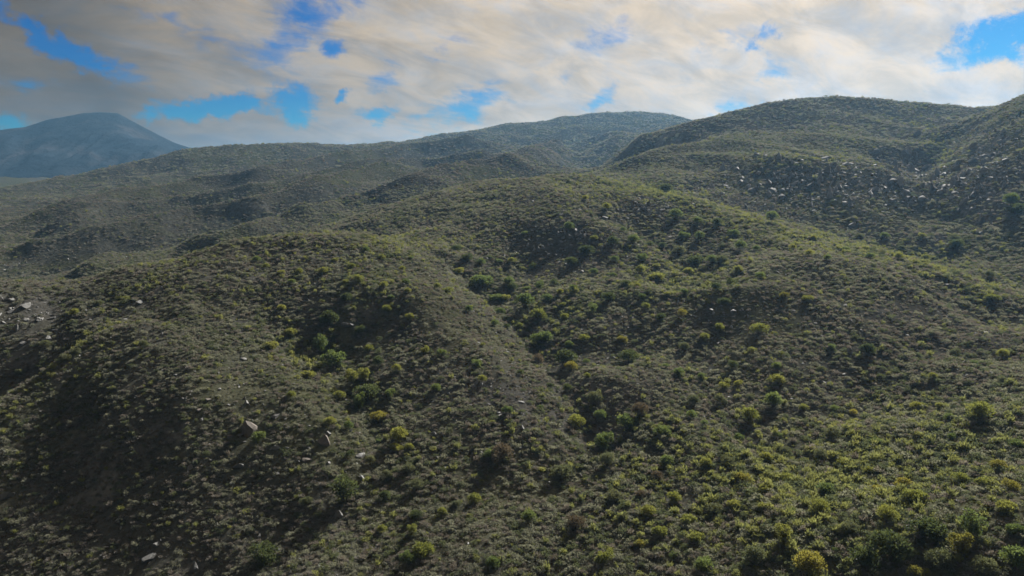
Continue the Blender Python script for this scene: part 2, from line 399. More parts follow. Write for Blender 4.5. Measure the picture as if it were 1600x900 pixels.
def land_at(px, py, rmin=30.0, rmax=2500.0):
    """where the ray through a pixel first meets the ground"""
    d = px_dir(px, py)
    d = d / math.hypot(d[0], d[1])
    rr = np.exp(np.linspace(math.log(rmin), math.log(rmax), 1600))
    gap = CAMZ + d[2] * rr - ground(d[0] * rr, d[1] * rr)
    k = np.argmax(gap < 0)
    if gap[k] >= 0:
        return None
    r0, r1 = rr[max(k - 1, 0)], rr[k]
    g0, g1 = gap[max(k - 1, 0)], gap[k]
    r_ = r0 + (r1 - r0) * (g0 / (g0 - g1) if g0 != g1 else 0.5)
    x, y = d[0] * r_, d[1] * r_
    return x, y, float(ground(np.array([x]), np.array([y]))[0]), r_

# gullies (negative) and spur crests (positive): height and half width as a share of the distance, nearest allowed distance, pixels along the line
LINES = [
 (-.032, .055, 40, [(690, 388), (735, 418), (770, 450), (820, 492), (860, 545), (892, 600), (925, 660)]),
 (-.016, .050, 40, [(395, 470), (450, 522), (500, 555), (540, 592), (575, 630), (600, 685), (565, 740), (530, 800)]),
 (-.036, .060, 40, [(215, 478), (110, 535), (0, 590), (-120, 640)]),
 (.030, .045, 40, [(240, 478), (130, 545), (20, 632), (-90, 720)]),
 (.014, .050, 40, [(330, 402), (420, 388), (540, 381), (650, 379), (690, 388)]),
 (.012, .030, 40, [(1000, 448), (1060, 446), (1130, 452), (1200, 458)]),
 (-.020, .050, 40, [(1130, 500), (1100, 560), (1110, 620), (1170, 680)]),
 (-.022, .050, 40, [(1000, 345), (1050, 375), (1080, 410), (1040, 460), (1000, 520)]),
 (-.018, .060, 40, [(1560, 480), (1450, 520), (1380, 580), (1330, 640)]),
 (.012, .040, 40, [(640, 470), (720, 530), (790, 600), (830, 680)]),
 (-.026, .040, 300, [(1490, 184), (1455, 225), (1430, 252)]),
 (.028, .040, 330, [(470, 352), (560, 333), (640, 306), (720, 286), (790, 272), (868, 246)]),
 (.021, .032, 330, [(110, 345), (200, 322), (300, 305), (400, 288), (520, 266), (640, 250), (730, 240)]),
 (.025, .036, 330, [(60, 405), (180, 378), (300, 352), (400, 333), (500, 305), (600, 284)]),
 (.021, .030, 330, [(140, 438), (240, 412), (330, 394), (390, 378)]),
 (.018, .026, 330, [(90, 368), (190, 348), (280, 330), (390, 312)]),
 (-.014, .040, 330, [(90, 425), (200, 398), (310, 372), (430, 340)]),
 (-.020, .040, 500, [(860, 222), (900, 236), (940, 246), (990, 240)]),
 (.005, .030, 500, [(740, 246), (800, 232), (860, 212), (900, 202)]),
 (.014, .030, 500, [(870, 236), (915, 224), (960, 220), (1000, 232)]),
 (.017, .027, 500, [(480, 300), (560, 282), (660, 270), (740, 262)]),
]
ADD = np.zeros_like(GZ)
for (hh, ww, rmn, line) in LINES:
    pts = [land_at(a, b, rmn) for (a, b) in line]
    pts = np.array([p_[:2] for p_ in pts if p_ is not None])
    if len(pts) < 2:
        continue
    rm = float(np.hypot(pts[:, 0], pts[:, 1]).mean())
    box = (GX > pts[:, 0].min() - .3 * rm) & (GX < pts[:, 0].max() + .3 * rm) & (GY > pts[:, 1].min() - .3 * rm) & (GY < pts[:, 1].max() + .3 * rm)
    bx, by, br = GX[box], GY[box], GR[box]
    wob = .030 * rm * perlin(bx / (.12 * rm), by / (.12 * rm)) + .012 * rm * perlin(bx / (.04 * rm) + 7, by / (.04 * rm))
    best = np.full(bx.shape, 1e9)
    endf = np.ones(bx.shape)
    for k in range(len(pts) - 1):
        p0, p1 = pts[k], pts[k + 1]
        e = p1 - p0
        l2 = (e ** 2).sum() + 1e-9
        t = np.clip(((bx - p0[0]) * e[0] + (by - p0[1]) * e[1]) / l2, 0, 1)
        dd = np.hypot(bx - p0[0] - t * e[0], by - p0[1] - t * e[1])
        best = np.minimum(best, dd)
    best = np.abs(best + wob * np.clip(best / (.03 * rm), .3, 1))
    prof = np.exp(-np.sqrt((best / (ww * br)) ** 2 + .05) + .2236)
    ADD[box] += hh * br * prof
GZ += ADD
# horizon of the ground seen from the camera, for leaving out what the photograph shows nothing of
TAN = (GZ - CAMZ) / GR
HOR = np.maximum.accumulate(TAN, axis=1)

def seen(x, y, z, top, margin):
    r = np.hypot(x, y)
    hz = bilin(HOR, AZ, LR, np.degrees(np.arctan2(x, y)), np.log(r * 0.985))
    return (z + top - CAMZ) / r > hz - margin / r

def slope(x, y, e=1.5):
    return (ground(x + e, y) - ground(x - e, y)) / (2 * e), (ground(x, y + e) - ground(x, y - e)) / (2 * e)

na, nl = GX.shape
idx = np.arange(na * nl).reshape(na, nl)
quads = np.stack([idx[:-1, :-1], idx[1:, :-1], idx[1:, 1:], idx[:-1, 1:]], -1).reshape(-1, 4)
ai, li = 0.5 * (GA[:-1, :-1] + GA[1:, 1:]).ravel(), 0.5 * (GR[:-1, :-1] + GR[1:, 1:]).ravel()
# the dips between the hills part the sheet into three pieces that share their edges
lim1 = np.interp(ai, [-60, -34, -25, -17, -9, -4, 0, 5, 10, 13, 20, 26, 31, 35, 60], [240, 240, 228, 246, 242, 356, 348, 345, 284, 270, 255, 245, 235, 220, 220])
lim2 = np.interp(ai, [-60, 7.0, 9.5, 10.5, 13, 16, 19, 60], [0, 0, 460, 470, 600, 680, 720, 800])
piece = np.where(li < lim1, 0, np.where((li < lim2) & (ai > 7.0), 1, 2))
piece = np.where(np.abs(ai) > 60, np.where(li < 260, 0, 2), piece)
allv = np.stack([GX, GY, GZ], -1).reshape(-1, 3)
LAND = []
for k, (nm, mt) in enumerate((('hillside', M['ground']), ('rocky_hill', M['ground']), ('far_ridge', M['ground_far']))):
    q = quads[piece == k]
    u, inv = np.unique(q.ravel(), return_inverse=True)
    LAND.append(link(nm, mesh_from(nm, allv[u], inv.reshape(-1, 4), mt, True), kind='structure'))
LAND[0]['label'] = 'near scrub covered hillside with knoll, gullies and scattered stones'
LAND[1]['label'] = 'rocky hill with grey crags and rounded top behind the near ridge'
LAND[2]['label'] = 'long far ridge of layered spurs under the bright cloud'

# far blue mountain across the plain
def mountain():
    D = 2350.0
    xs, ys = np.linspace(-2900, 230, 330), np.linspace(1760, 3300, 150)
    X, Y = np.meshgrid(xs, ys, indexing='ij')
    sky_line = [(-420, 232), (-250, 214), (-120, 196), (-40, 207), (0, 203), (40, 198), (75, 187), (100, 182), (130, 176), (158, 175), (184, 176), (203, 186), (222, 196), (250, 211), (272, 222), (312, 236), (362, 258), (425, 278), (520, 289), (760, 292)]
    sxs, szs = [], []
    for (a, b) in sky_line:
        d = px_dir(a, b)
        d = d / d[1]
        sxs.append(d[0] * D)
        szs.append(d[2] * D)
    # along the crest at depth D, falling to both sides with spurs
    crest = np.interp(X * D / Y, sxs, szs)
    t = np.abs(Y - D - 50 * perlin(X / 420, X * 0 + 3.3)) / np.where(Y < D, 560, 760)
    prof = np.clip(1 - t, 0, 1) ** 1.15
    spur = np.zeros_like(X)
    for lam, am in ((330, 80), (165, 52), (82, 32), (41, 17), (20, 8)):
        spur += am * (0.5 - 1.9 * np.abs(perlin(X / lam + 3, Y / (lam * 1.9) + lam)))
    Z = crest * prof + spur * np.clip(1 - prof, 0.02, 1) * np.clip(prof * 2.2, 0, 1)
    Z = np.where(prof <= 0, -30, Z) - 12 * (1 - prof) + CAMZ
    i = np.arange(X.size).reshape(X.shape)
    q = np.stack([i[:-1, :-1], i[1:, :-1], i[1:, 1:], i[:-1, 1:]], -1).reshape(-1, 4)
    m, t_ = new_mat('mountain_scrub')
    co = t_.n('ShaderNodeNewGeometry').outputs['Position']
    f = t_.noise(co, 0.0045, 6.0, 0.6, 0.9)
    c = t_.ramp(f, [(0.38, (0.010, 0.015, 0.022)), (0.52, (0.016, 0.021, 0.027)), (0.64, (0.036, 0.035, 0.038))])
    bm = t_.n('ShaderNodeBump', ins={'Strength': 0.6, 'Distance': 25.0, 'Height': t_.noise(co, 0.02, 6.0, 0.65)})
    t_.n('ShaderNodeOutputMaterial', ins={0: t_.n('ShaderNodeBsdfDiffuse', ins={0: c, 'Normal': bm.outputs[0]}).outputs[0]})
    o = link('mountain', mesh_from('mountain', np.stack([X, Y, Z], -1).reshape(-1, 3), q, m, True), kind='structure')
    o['label'] = 'lone blue mountain far across the plain'
    return o
MOUNT = mountain()

# ------------------------------------------------------------------ plant and rock shapes
def frame_for(axis, rs):
    n = len(axis)
    ref = rs.normal(size=(n, 3))
    s = np.cross(axis, ref)
    s /= np.linalg.norm(s, axis=1, keepdims=True) + 1e-9
    return s

def leaves(rs, n, lobes, ll, lw, up=0.6, jit=0.6, lowest=-0.35, inner=0.72):
    """n leaf tufts over a few lobes (cx, cy, cz, radius, height factor): kite-shaped faces"""
    lob = np.array(lobes)
    wgt = lob[:, 3] ** 2
    k = rs.choice(len(lob), n, p=wgt / wgt.sum())
    d = rs.normal(size=(n, 3))
    d /= np.linalg.norm(d, axis=1, keepdims=True)
    d[:, 2] = np.where(d[:, 2] < lowest, -d[:, 2], d[:, 2])
    rad = lob[k, 3] * (inner + (1.06 - inner) * rs.random(n) ** 0.6)
    c = lob[k, :3] + d * rad[:, None] * np.stack([np.ones(n), np.ones(n), lob[k, 4]], 1)
    c[:, 2] = np.maximum(c[:, 2], 0.02)
    ax = d + np.array([0, 0, up]) + rs.normal(size=(n, 3)) * jit
    ax /= np.linalg.norm(ax, axis=1, keepdims=True)
    sd_ = frame_for(ax, rs)
    L = ll * (0.6 + 0.8 * rs.random(n))[:, None]
    Wd = lw * (0.6 + 0.8 * rs.random(n))[:, None]
    v = np.stack([c - ax * L * 0.4, c + sd_ * Wd * 0.5 + ax * L * 0.1, c + ax * L * 0.6, c - sd_ * Wd * 0.5 + ax * L * 0.1], 1).reshape(-1, 3)
    f = np.arange(4 * n).reshape(-1, 4)
    return v, f

def tubes(segs, sides=5):
    """tapered limbs: (p0, p1, r0, r1)"""
    vs, fs, b = [], [], 0
    for (p0, p1, r0, r1) in segs:
        p0, p1 = np.array(p0, float), np.array(p1, float)
        ax = p1 - p0
        ax /= np.linalg.norm(ax) + 1e-9
        s = np.cross(ax, [0.31, 0.87, 0.2])
        s /= np.linalg.norm(s) + 1e-9
        t = np.cross(ax, s)
        for p, r_ in ((p0, r0), (p1, r1)):
            for k in range(sides):
                a = 2 * math.pi * k / sides
                vs.append(p + r_ * (math.cos(a) * s + math.sin(a) * t))
        for k in range(sides):
            fs.append((b + k, b + (k + 1) % sides, b + sides + (k + 1) % sides, b + sides + k))
        b += 2 * sides
    return np.array(vs), np.array(fs)

def small_shrub(seed, mat, n, kind):
    rs = np.random.default_rng(seed)
    if kind == 'dome':
        lob = [(rs.normal() * .38, rs.normal() * .38, .25 + .2 * rs.random(), .5 + .22 * rs.random(), .85) for _ in range(4)]
        v, f = leaves(rs, n, lob, .34, .17, 0.7, 0.6)
    elif kind == 'broom':                      # upright sprigs
        a, rr = rs.random(n) * 6.283, rs.random(n) ** .6
        ax = np.stack([np.cos(a) * rr * .75, np.sin(a) * rr * .75, 0.75 + 0.5 * rs.random(n)], 1) + rs.normal(size=(n, 3)) * .14
        b = ax * (0.15 + 0.75 * rs.random(n))[:, None]
        ax /= np.linalg.norm(ax, axis=1, keepdims=True)
        s = frame_for(ax, rs)
        L, Wd = (.40 + .25 * rs.random(n))[:, None], (.05 + .05 * rs.random(n))[:, None]
        v = np.stack([b, b + ax * L * .55 + s * Wd, b + ax * L, b + ax * L * .55 - s * Wd], 1).reshape(-1, 3)
        f = np.arange(4 * n).reshape(-1, 4)
    else:                                      # low mat
        lob = [(rs.normal() * .55, rs.normal() * .55, .05 + .1 * rs.random(), .42 + .25 * rs.random(), .6) for _ in range(5)]
        v, f = leaves(rs, n, lob, .30, .14, 0.4, 0.8)
    return mesh_from('shrub', v, f, mat)

def rock_verts(rs, sc, cuts=13, sub=2):
    import bmesh
    bm = bmesh.new()
    bmesh.ops.create_icosphere(bm, subdivisions=sub, radius=1.0)
    bm.verts.ensure_lookup_table()
    v = np.array([p.co[:] for p in bm.verts])
    f = np.array([[q.index for q in p.verts] for p in bm.faces])
    bm.free()
    for _ in range(cuts):
        n = rs.normal(size=3)
        n /= np.linalg.norm(n)
        h = 0.34 + 0.36 * rs.random()
        ex = np.maximum(v @ n - h, 0)
        v = v - ex[:, None] * n * 0.97
    v = v * np.array(sc)
    v += 0.018 * rs.normal(size=v.shape) * np.array(sc)
    return v, f

ROCKS = {}
for key in ('r_pale', 'r_grey', 'r_brown'):
    ROCKS[key] = []
    for s in range(7):
        rs = np.random.default_rng(100 + s)
        sc = [(1, .8, .62), (1, .7, .45), (.8, .75, .85), (1, .55, .75), (.9, .9, .5), (.7, .6, 1.1), (1.1, .6, .38)][s]
        v, f = rock_verts(rs, sc)
        ROCKS[key].append(mesh_from('boulder', v, f, M[key]))

# ------------------------------------------------------------------ scatter of the scrub that nobody could count
def ring_points(r0, r1, dens, amax=41.0):
    n = int(dens * R(2 * amax) * 0.5 * (r1 * r1 - r0 * r0))
    r = np.sqrt(r0 * r0 + (r1 * r1 - r0 * r0) * rng.random(n))
    a = R(amax) * (2 * rng.random(n) - 1)
    return r * np.sin(a), r * np.cos(a)

def zone(px, py, blobs):
    v = np.zeros_like(px)
    for (cx, cy, sx_, sy_, tilt, wt) in blobs:
        c, s = math.cos(R(tilt)), math.sin(R(tilt))
        dx, dy = px - cx, py - cy
        u, q = (dx * c - dy * s) / sx_, (dx * s + dy * c) / sy_
        v += wt * np.exp(-(u * u + q * q))
    return v

YELLOW = [(1330, 800, 330, 130, 0, .75), (1180, 740, 200, 90, 0, .4), (1260, 372, 260, 20, -14, .75), (1020, 302, 55, 16, -10, .8), (1050, 430, 110, 40, -10, .65),
          (1450, 405, 90, 18, -25, .6), (1540, 470, 60, 20, -30, .5), (120, 550, 150, 16, 40, .75), (520, 388, 190, 16, 2, .5), (520, 430, 170, 45, 0, .3), (1455, 215, 16, 60, 30, .7), (860, 500, 60, 120, 0, .25),
          (250, 440, 80, 16, 20, .5), (1010, 650, 120, 60, 0, .25), (480, 560, 60, 40, 0, .3), (700, 800, 150, 90, 0, .1), (930, 305, 120, 18, 5, .35), (1250, 250, 120, 10, 0, .4)]
BARE = [(1380, 530, 190, 70, 0, .6), (800, 590, 70, 50, 0, .5), (620, 520, 130, 60, 0, .25), (760, 650, 120, 60, 0, .3), (880, 385, 90, 40, 0, .5), (1150, 480, 90, 30, 0, .4), (1330, 290, 200, 34, 0, .6)]

STONY = [(875, 385, 70, 36, 0, 1.0), (1125, 487, 60, 18, 0, .9), (400, 640, 70, 80, 0, .5), (800, 600, 50, 50, 0, .55), (40, 490, 70, 50, 0, .6), (1010, 325, 60, 22, 0, .7), (1470, 440, 40, 14, 0, .7), (930, 540, 80, 50, 0, .45),
         (1320, 292, 200, 36, 0, 1.0), (1560, 250, 60, 70, 0, .9), (560, 705, 60, 40, 0, .4), (1160, 520, 80, 40, 0, .4), (1350, 500, 160, 60, 0, .22), (1000, 520, 300, 200, 0, .12), (620, 540, 120, 60, 0, .2), (740, 600, 120, 70, 0, .25)]
def scatter():
    out = {k: [] for k in ('grey', 'dry', 'yellow', 'green')}
    for (r0, r1, dens, s0, s1) in ((56, 110, 6.2, .17, .72), (110, 170, 5.2, .17, .72), (170, 260, 3.1, .22, .78), (260, 420, 1.35, .32, .9), (420, 700, .3, .5, 1.25), (700, 1400, .07, .8, 2.0)):
        x, y = ring_points(r0, r1, dens)
        z = ground(x, y)
        px, py = project(x, y, z)
        ok = seen(x, y, z, 2.0, 4.0 + r0 * .01) & (py < 1010)
        x, y, z, px, py = (q[ok] for q in (x, y, z, px, py))
        yel, bare = zone(px, py, YELLOW), zone(px, py, BARE)
        cl = perlin(x / 9.0, y / 9.0) + .6 * perlin(x / 3.7 + 50, y / 3.7)
        cl2 = perlin(x / 26.0 + 11, y / 26.0 + 7)
        u = rng.random(len(x))
        keep = u < np.clip(0.84 + .75 * cl - .42 * bare - .5 * zone(px, py, STONY), .14, 1)
        if r0 < 480:
            for (bx_, by_, bs_) in ROCKPOS:
                br_ = math.hypot(bx_, by_)
                if r0 - 5 < br_ < r1 + 5:
                    k_ = 1 - .35 * bs_ / br_
                    keep &= (x - bx_ * k_) ** 2 + (y - by_ * k_) ** 2 > (.85 * bs_) ** 2
        sp = rng.random(len(x))
        py_ = np.clip((.035 if r0 < 420 else .015) + .33 * yel + .14 * cl2 * (yel > .1), .01, .6)
        pg = np.clip(.14 + .20 * cl2 + .12 * yel, .04, .5)
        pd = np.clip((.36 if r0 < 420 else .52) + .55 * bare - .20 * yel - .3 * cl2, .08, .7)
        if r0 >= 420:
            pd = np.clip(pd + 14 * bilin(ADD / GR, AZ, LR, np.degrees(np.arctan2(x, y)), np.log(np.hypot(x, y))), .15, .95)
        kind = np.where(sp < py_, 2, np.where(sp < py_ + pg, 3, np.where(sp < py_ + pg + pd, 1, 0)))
        sc = s0 + (s1 - s0) * rng.random(len(x)) ** 2.6
        sc *= np.clip(1 + .35 * cl2, .6, 1.4) * (1 + .22 * np.clip(yel, 0, 1))
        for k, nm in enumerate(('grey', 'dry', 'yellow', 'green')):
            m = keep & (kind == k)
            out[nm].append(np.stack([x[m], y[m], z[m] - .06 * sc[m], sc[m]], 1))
    return {k: np.concatenate(v) for k, v in out.items()}

def instancer(name, pts, meshes, label, cat, squash=(0.75, 1.1), tilt=.2):
    """ONE object of uncountable cover: its points carry plants"""
    me = bpy.data.meshes.new(name)
    n = len(pts)
    me.vertices.add(n)
    me.vertices.foreach_set('co', pts[:, :3].astype(np.float32).ravel())
    rot = np.stack([rng.normal(size=n) * tilt, rng.normal(size=n) * tilt, rng.random(n) * 6.283], 1).astype(np.float32)
    scl = np.stack([pts[:, 3] * (.85 + .3 * rng.random(n)), pts[:, 3] * (.85 + .3 * rng.random(n)), pts[:, 3] * (squash[0] + (squash[1] - squash[0]) * rng.random(n))], 1).astype(np.float32)
    for nm, arr in (('rot', rot), ('scl', scl)):
        at = me.attributes.new(nm, 'FLOAT_VECTOR', 'POINT')
        at.data.foreach_set('vector', arr.ravel())
    at = me.attributes.new('pick', 'INT', 'POINT')
    at.data.foreach_set('value', rng.integers(0, len(meshes), n).astype(np.int32))
    o = link(name, me, kind='stuff', label=label, category=cat)
    col = bpy.data.collections.new(name + '_shapes')
    for k, m in enumerate(meshes):
        so = bpy.data.objects.new(name + '_shape', m)
        col.objects.link(so)
    ng = bpy.data.node_groups.new(name + '_nodes', 'GeometryNodeTree')
    ng.interface.new_socket('Geometry', in_out='INPUT', socket_type='NodeSocketGeometry')
    ng.interface.new_socket('Geometry', in_out='OUTPUT', socket_type='NodeSocketGeometry')
    N, Lk = ng.nodes, ng.links
    gi, go = N.new('NodeGroupInput'), N.new('NodeGroupOutput')
    ci = N.new('GeometryNodeCollectionInfo')
    ci.inputs['Collection'].default_value = col
    ci.inputs['Separate Children'].default_value = True
    ci.inputs['Reset Children'].default_value = True
    ip = N.new('GeometryNodeInstanceOnPoints')
    ip.inputs['Pick Instance'].default_value = True
    def attr(nm, typ):
        a = N.new('GeometryNodeInputNamedAttribute')
        a.data_type = typ
        a.inputs['Name'].default_value = nm
        return a.outputs[0]
    Lk.new(gi.outputs[0], ip.inputs['Points'])
    Lk.new(ci.outputs[0], ip.inputs['Instance'])
    Lk.new(attr('pick', 'INT'), ip.inputs['Instance Index'])
    Lk.new(attr('rot', 'FLOAT_VECTOR'), ip.inputs['Rotation'])
    Lk.new(attr('scl', 'FLOAT_VECTOR'), ip.inputs['Scale'])
    Lk.new(ip.outputs[0], go.inputs[0])
    md = o.modifiers.new('cover', 'NODES')
    md.node_group = ng
    return o

# ------------------------------------------------------------------ stones
def stones():
    out = []
    for (r0, r1, dens, s0, s1) in ((60, 200, .9, .14, .5), (200, 480, .35, .25, .85)):
        x, y = ring_points(r0, r1, dens)
        z = ground(x, y)
        px, py = project(x, y, z)
        st = zone(px, py, STONY)
        ok = seen(x, y, z, 1.0, 3.0) & (rng.random(len(x)) < .22 + .85 * st) & (py < 960)
        sc = s0 + (s1 - s0) * rng.random(len(x)) ** 2.6
        out.append(np.stack([x, y, z + .02 * sc, sc], 1)[ok])
    # rubble of the crags
    x, y = ring_points(280, 400, .6)
    z = ground(x, y)
    px, py = project(x, y, z)
    ok = seen(x, y, z, 1.0, 2.0) & (rng.random(len(x)) < 1.0 * zone(px, py, [(1320, 288, 200, 40, 0, .8), (1560, 260, 60, 60, 0, .45)]) - .15)
    out.append(np.stack([x, y, z + .1, .3 + .9 * rng.random(len(x)) ** 1.8], 1)[ok])
    return np.concatenate(out)
instancer('scattered_stones', stones(), ROCKS['r_grey'][:4] + ROCKS['r_pale'][:5], 'small grey stones lying among the scrub', 'stones', (.7, 1.1), .35)

# ------------------------------------------------------------------ zones of the hillside, in words
def place_words(px, py):
    if py > 770 and px > 1150: return 'on the yellow green flat'
    if py > 640 and px > 900: return 'on the shrubby lower slope'
    if py > 560 and px < 480: return 'on the dark stony spur'
    if px > 460 and px < 665 and py > 470 and py < 790 and abs(px - (490 + (py - 470) * .42)) < 70: return 'in the side gully'
    if 690 < px < 920 and 395 < py < 600 and abs(px - (725 + (py - 400) * .95)) < 75: return 'in the main gully'
    if px < 260 and py > 430: return 'at the rocky spur end'
    if px < 720 and py > 370 and py < 520: return 'on the rounded knoll'
    if py > 600: return 'on the slope between gullies'
    if 790 < px < 960 and 330 < py < 430: return 'below the stony ridge face'
    if px > 1100 and py < 345: return 'on the rocky hill'
    if px > 960 and py < 470: return 'near the yellow green ridge'
    if px > 1180: return 'on the dark slope'
    if px > 900: return 'on the stony middle slope'
    return 'on the open slope'

ROCKPOS = []                                      # (x, y, half width) of every rock
THINGS = []                                       # (object, short words, x, y, width)
def tell_apart():
    """things that would share their words are told apart by what stands next to them"""
    for turn in range(2):
        by = {}
        for t in THINGS:
            by.setdefault(t[0]['label'], []).append(t)
        for lab, ts in by.items():
            if len(ts) < 2:
                continue
            for t in ts:
                near = sorted((math.hypot(t[2] - q[2], t[3] - q[3]), i) for i, q in enumerate(THINGS) if q is not t and math.hypot(t[2] - q[2], t[3] - q[3]) < 9)
                if len(near) <= turn:
                    continue
                dist, i = near[turn]
                q = THINGS[i]
                rel = 'touching' if dist < .55 * (t[4] + q[4]) else ('uphill of' if q[0].location.z < t[0].location.z - .4 else ('downhill of' if q[0].location.z > t[0].location.z + .4 else 'beside'))
                new = lab + (', ' if not turn else ' and ') + rel + ' ' + ('an ' if q[1][0] in 'aeiou' else 'a ') + q[1]
                if len(new.replace(',', '').split()) <= 16:
                    t[0]['label'] = new

# ------------------------------------------------------------------ bushes one can pick out
def bush_mesh(seed, mat, form):
    rs = np.random.default_rng(seed)
    lobes, segs = [], []
    nl_ = {'round': 7, 'spread': 9, 'tall': 7, 'clump': 6}[form]
    for k in range(nl_):
        a, q = 2.4 * k + rs.random() * .8, math.sqrt((k + .3) / nl_)
        if form == 'round':
            c = (math.cos(a) * .52 * q, math.sin(a) * .52 * q, .58 + .32 * (1 - q) + .12 * rs.random())
            rad, hf = .42 + .12 * rs.random(), .95
        elif form == 'spread':
            c = (math.cos(a) * .72 * q, math.sin(a) * .62 * q, .34 + .25 * (1 - q) + .16 * rs.random())
            rad, hf = .30 + .16 * rs.random(), .9
        elif form == 'tall':
            c = (math.cos(a) * .42 * q, math.sin(a) * .42 * q, .5 + .95 * k / nl_ + .1 * rs.random())
            rad, hf = .36 + .12 * rs.random(), 1.05
        else:
            c = (math.cos(a) * .62 * q, math.sin(a) * .62 * q, .42 + .4 * rs.random())
            rad, hf = .30 + .22 * rs.random(), 1.0
        lobes.append((*c, rad, hf))
        mid = (c[0] * .45 + rs.normal() * .05, c[1] * .45 + rs.normal() * .05, c[2] * .5)
        segs.append(((c[0] * .08, c[1] * .08, -.15), mid, .055, .035))
        segs.append((mid, (c[0], c[1], c[2] + .05), .035, .012))
        for _ in range(3):
            e = rs.normal(size=3) * .7
            segs.append(((c[0], c[1], c[2] - .05), (c[0] + e[0] * rad, c[1] + e[1] * rad, c[2] + abs(e[2]) * rad), .014, .005))
    v, f = leaves(rs, 1700, lobes + [(l[0] * 1.25 + rs.normal() * .12, l[1] * 1.25 + rs.normal() * .12, l[2] * (1.0 + .25 * rs.random()), l[3] * (.35 + .3 * rs.random()), 1.1) for l in lobes], .14, .07, .6, .8, -.75, .5)
    v2, f2 = tubes(segs)
    return mesh_from('foliage', v, f, mat), mesh_from('stems', v2, f2, M['bark'])

FORMS = {'round': 'rounded', 'spread': 'low spreading', 'tall': 'upright', 'clump': 'loose clumped'}
COLS = {'b_dark': 'dark green', 'b_mid': 'fresh green', 'b_yellow': 'yellow green', 'b_gold': 'golden yellow', 'b_grey': 'grey green', 'b_brown': 'grey brown'}
BM = {}
for ic, c in enumerate(COLS):
    for jf, fm in enumerate(FORMS):
        for s in range(2):
            BM[c, fm, s] = bush_mesh(1000 + ic * 50 + jf * 7 + s, M[c], fm)

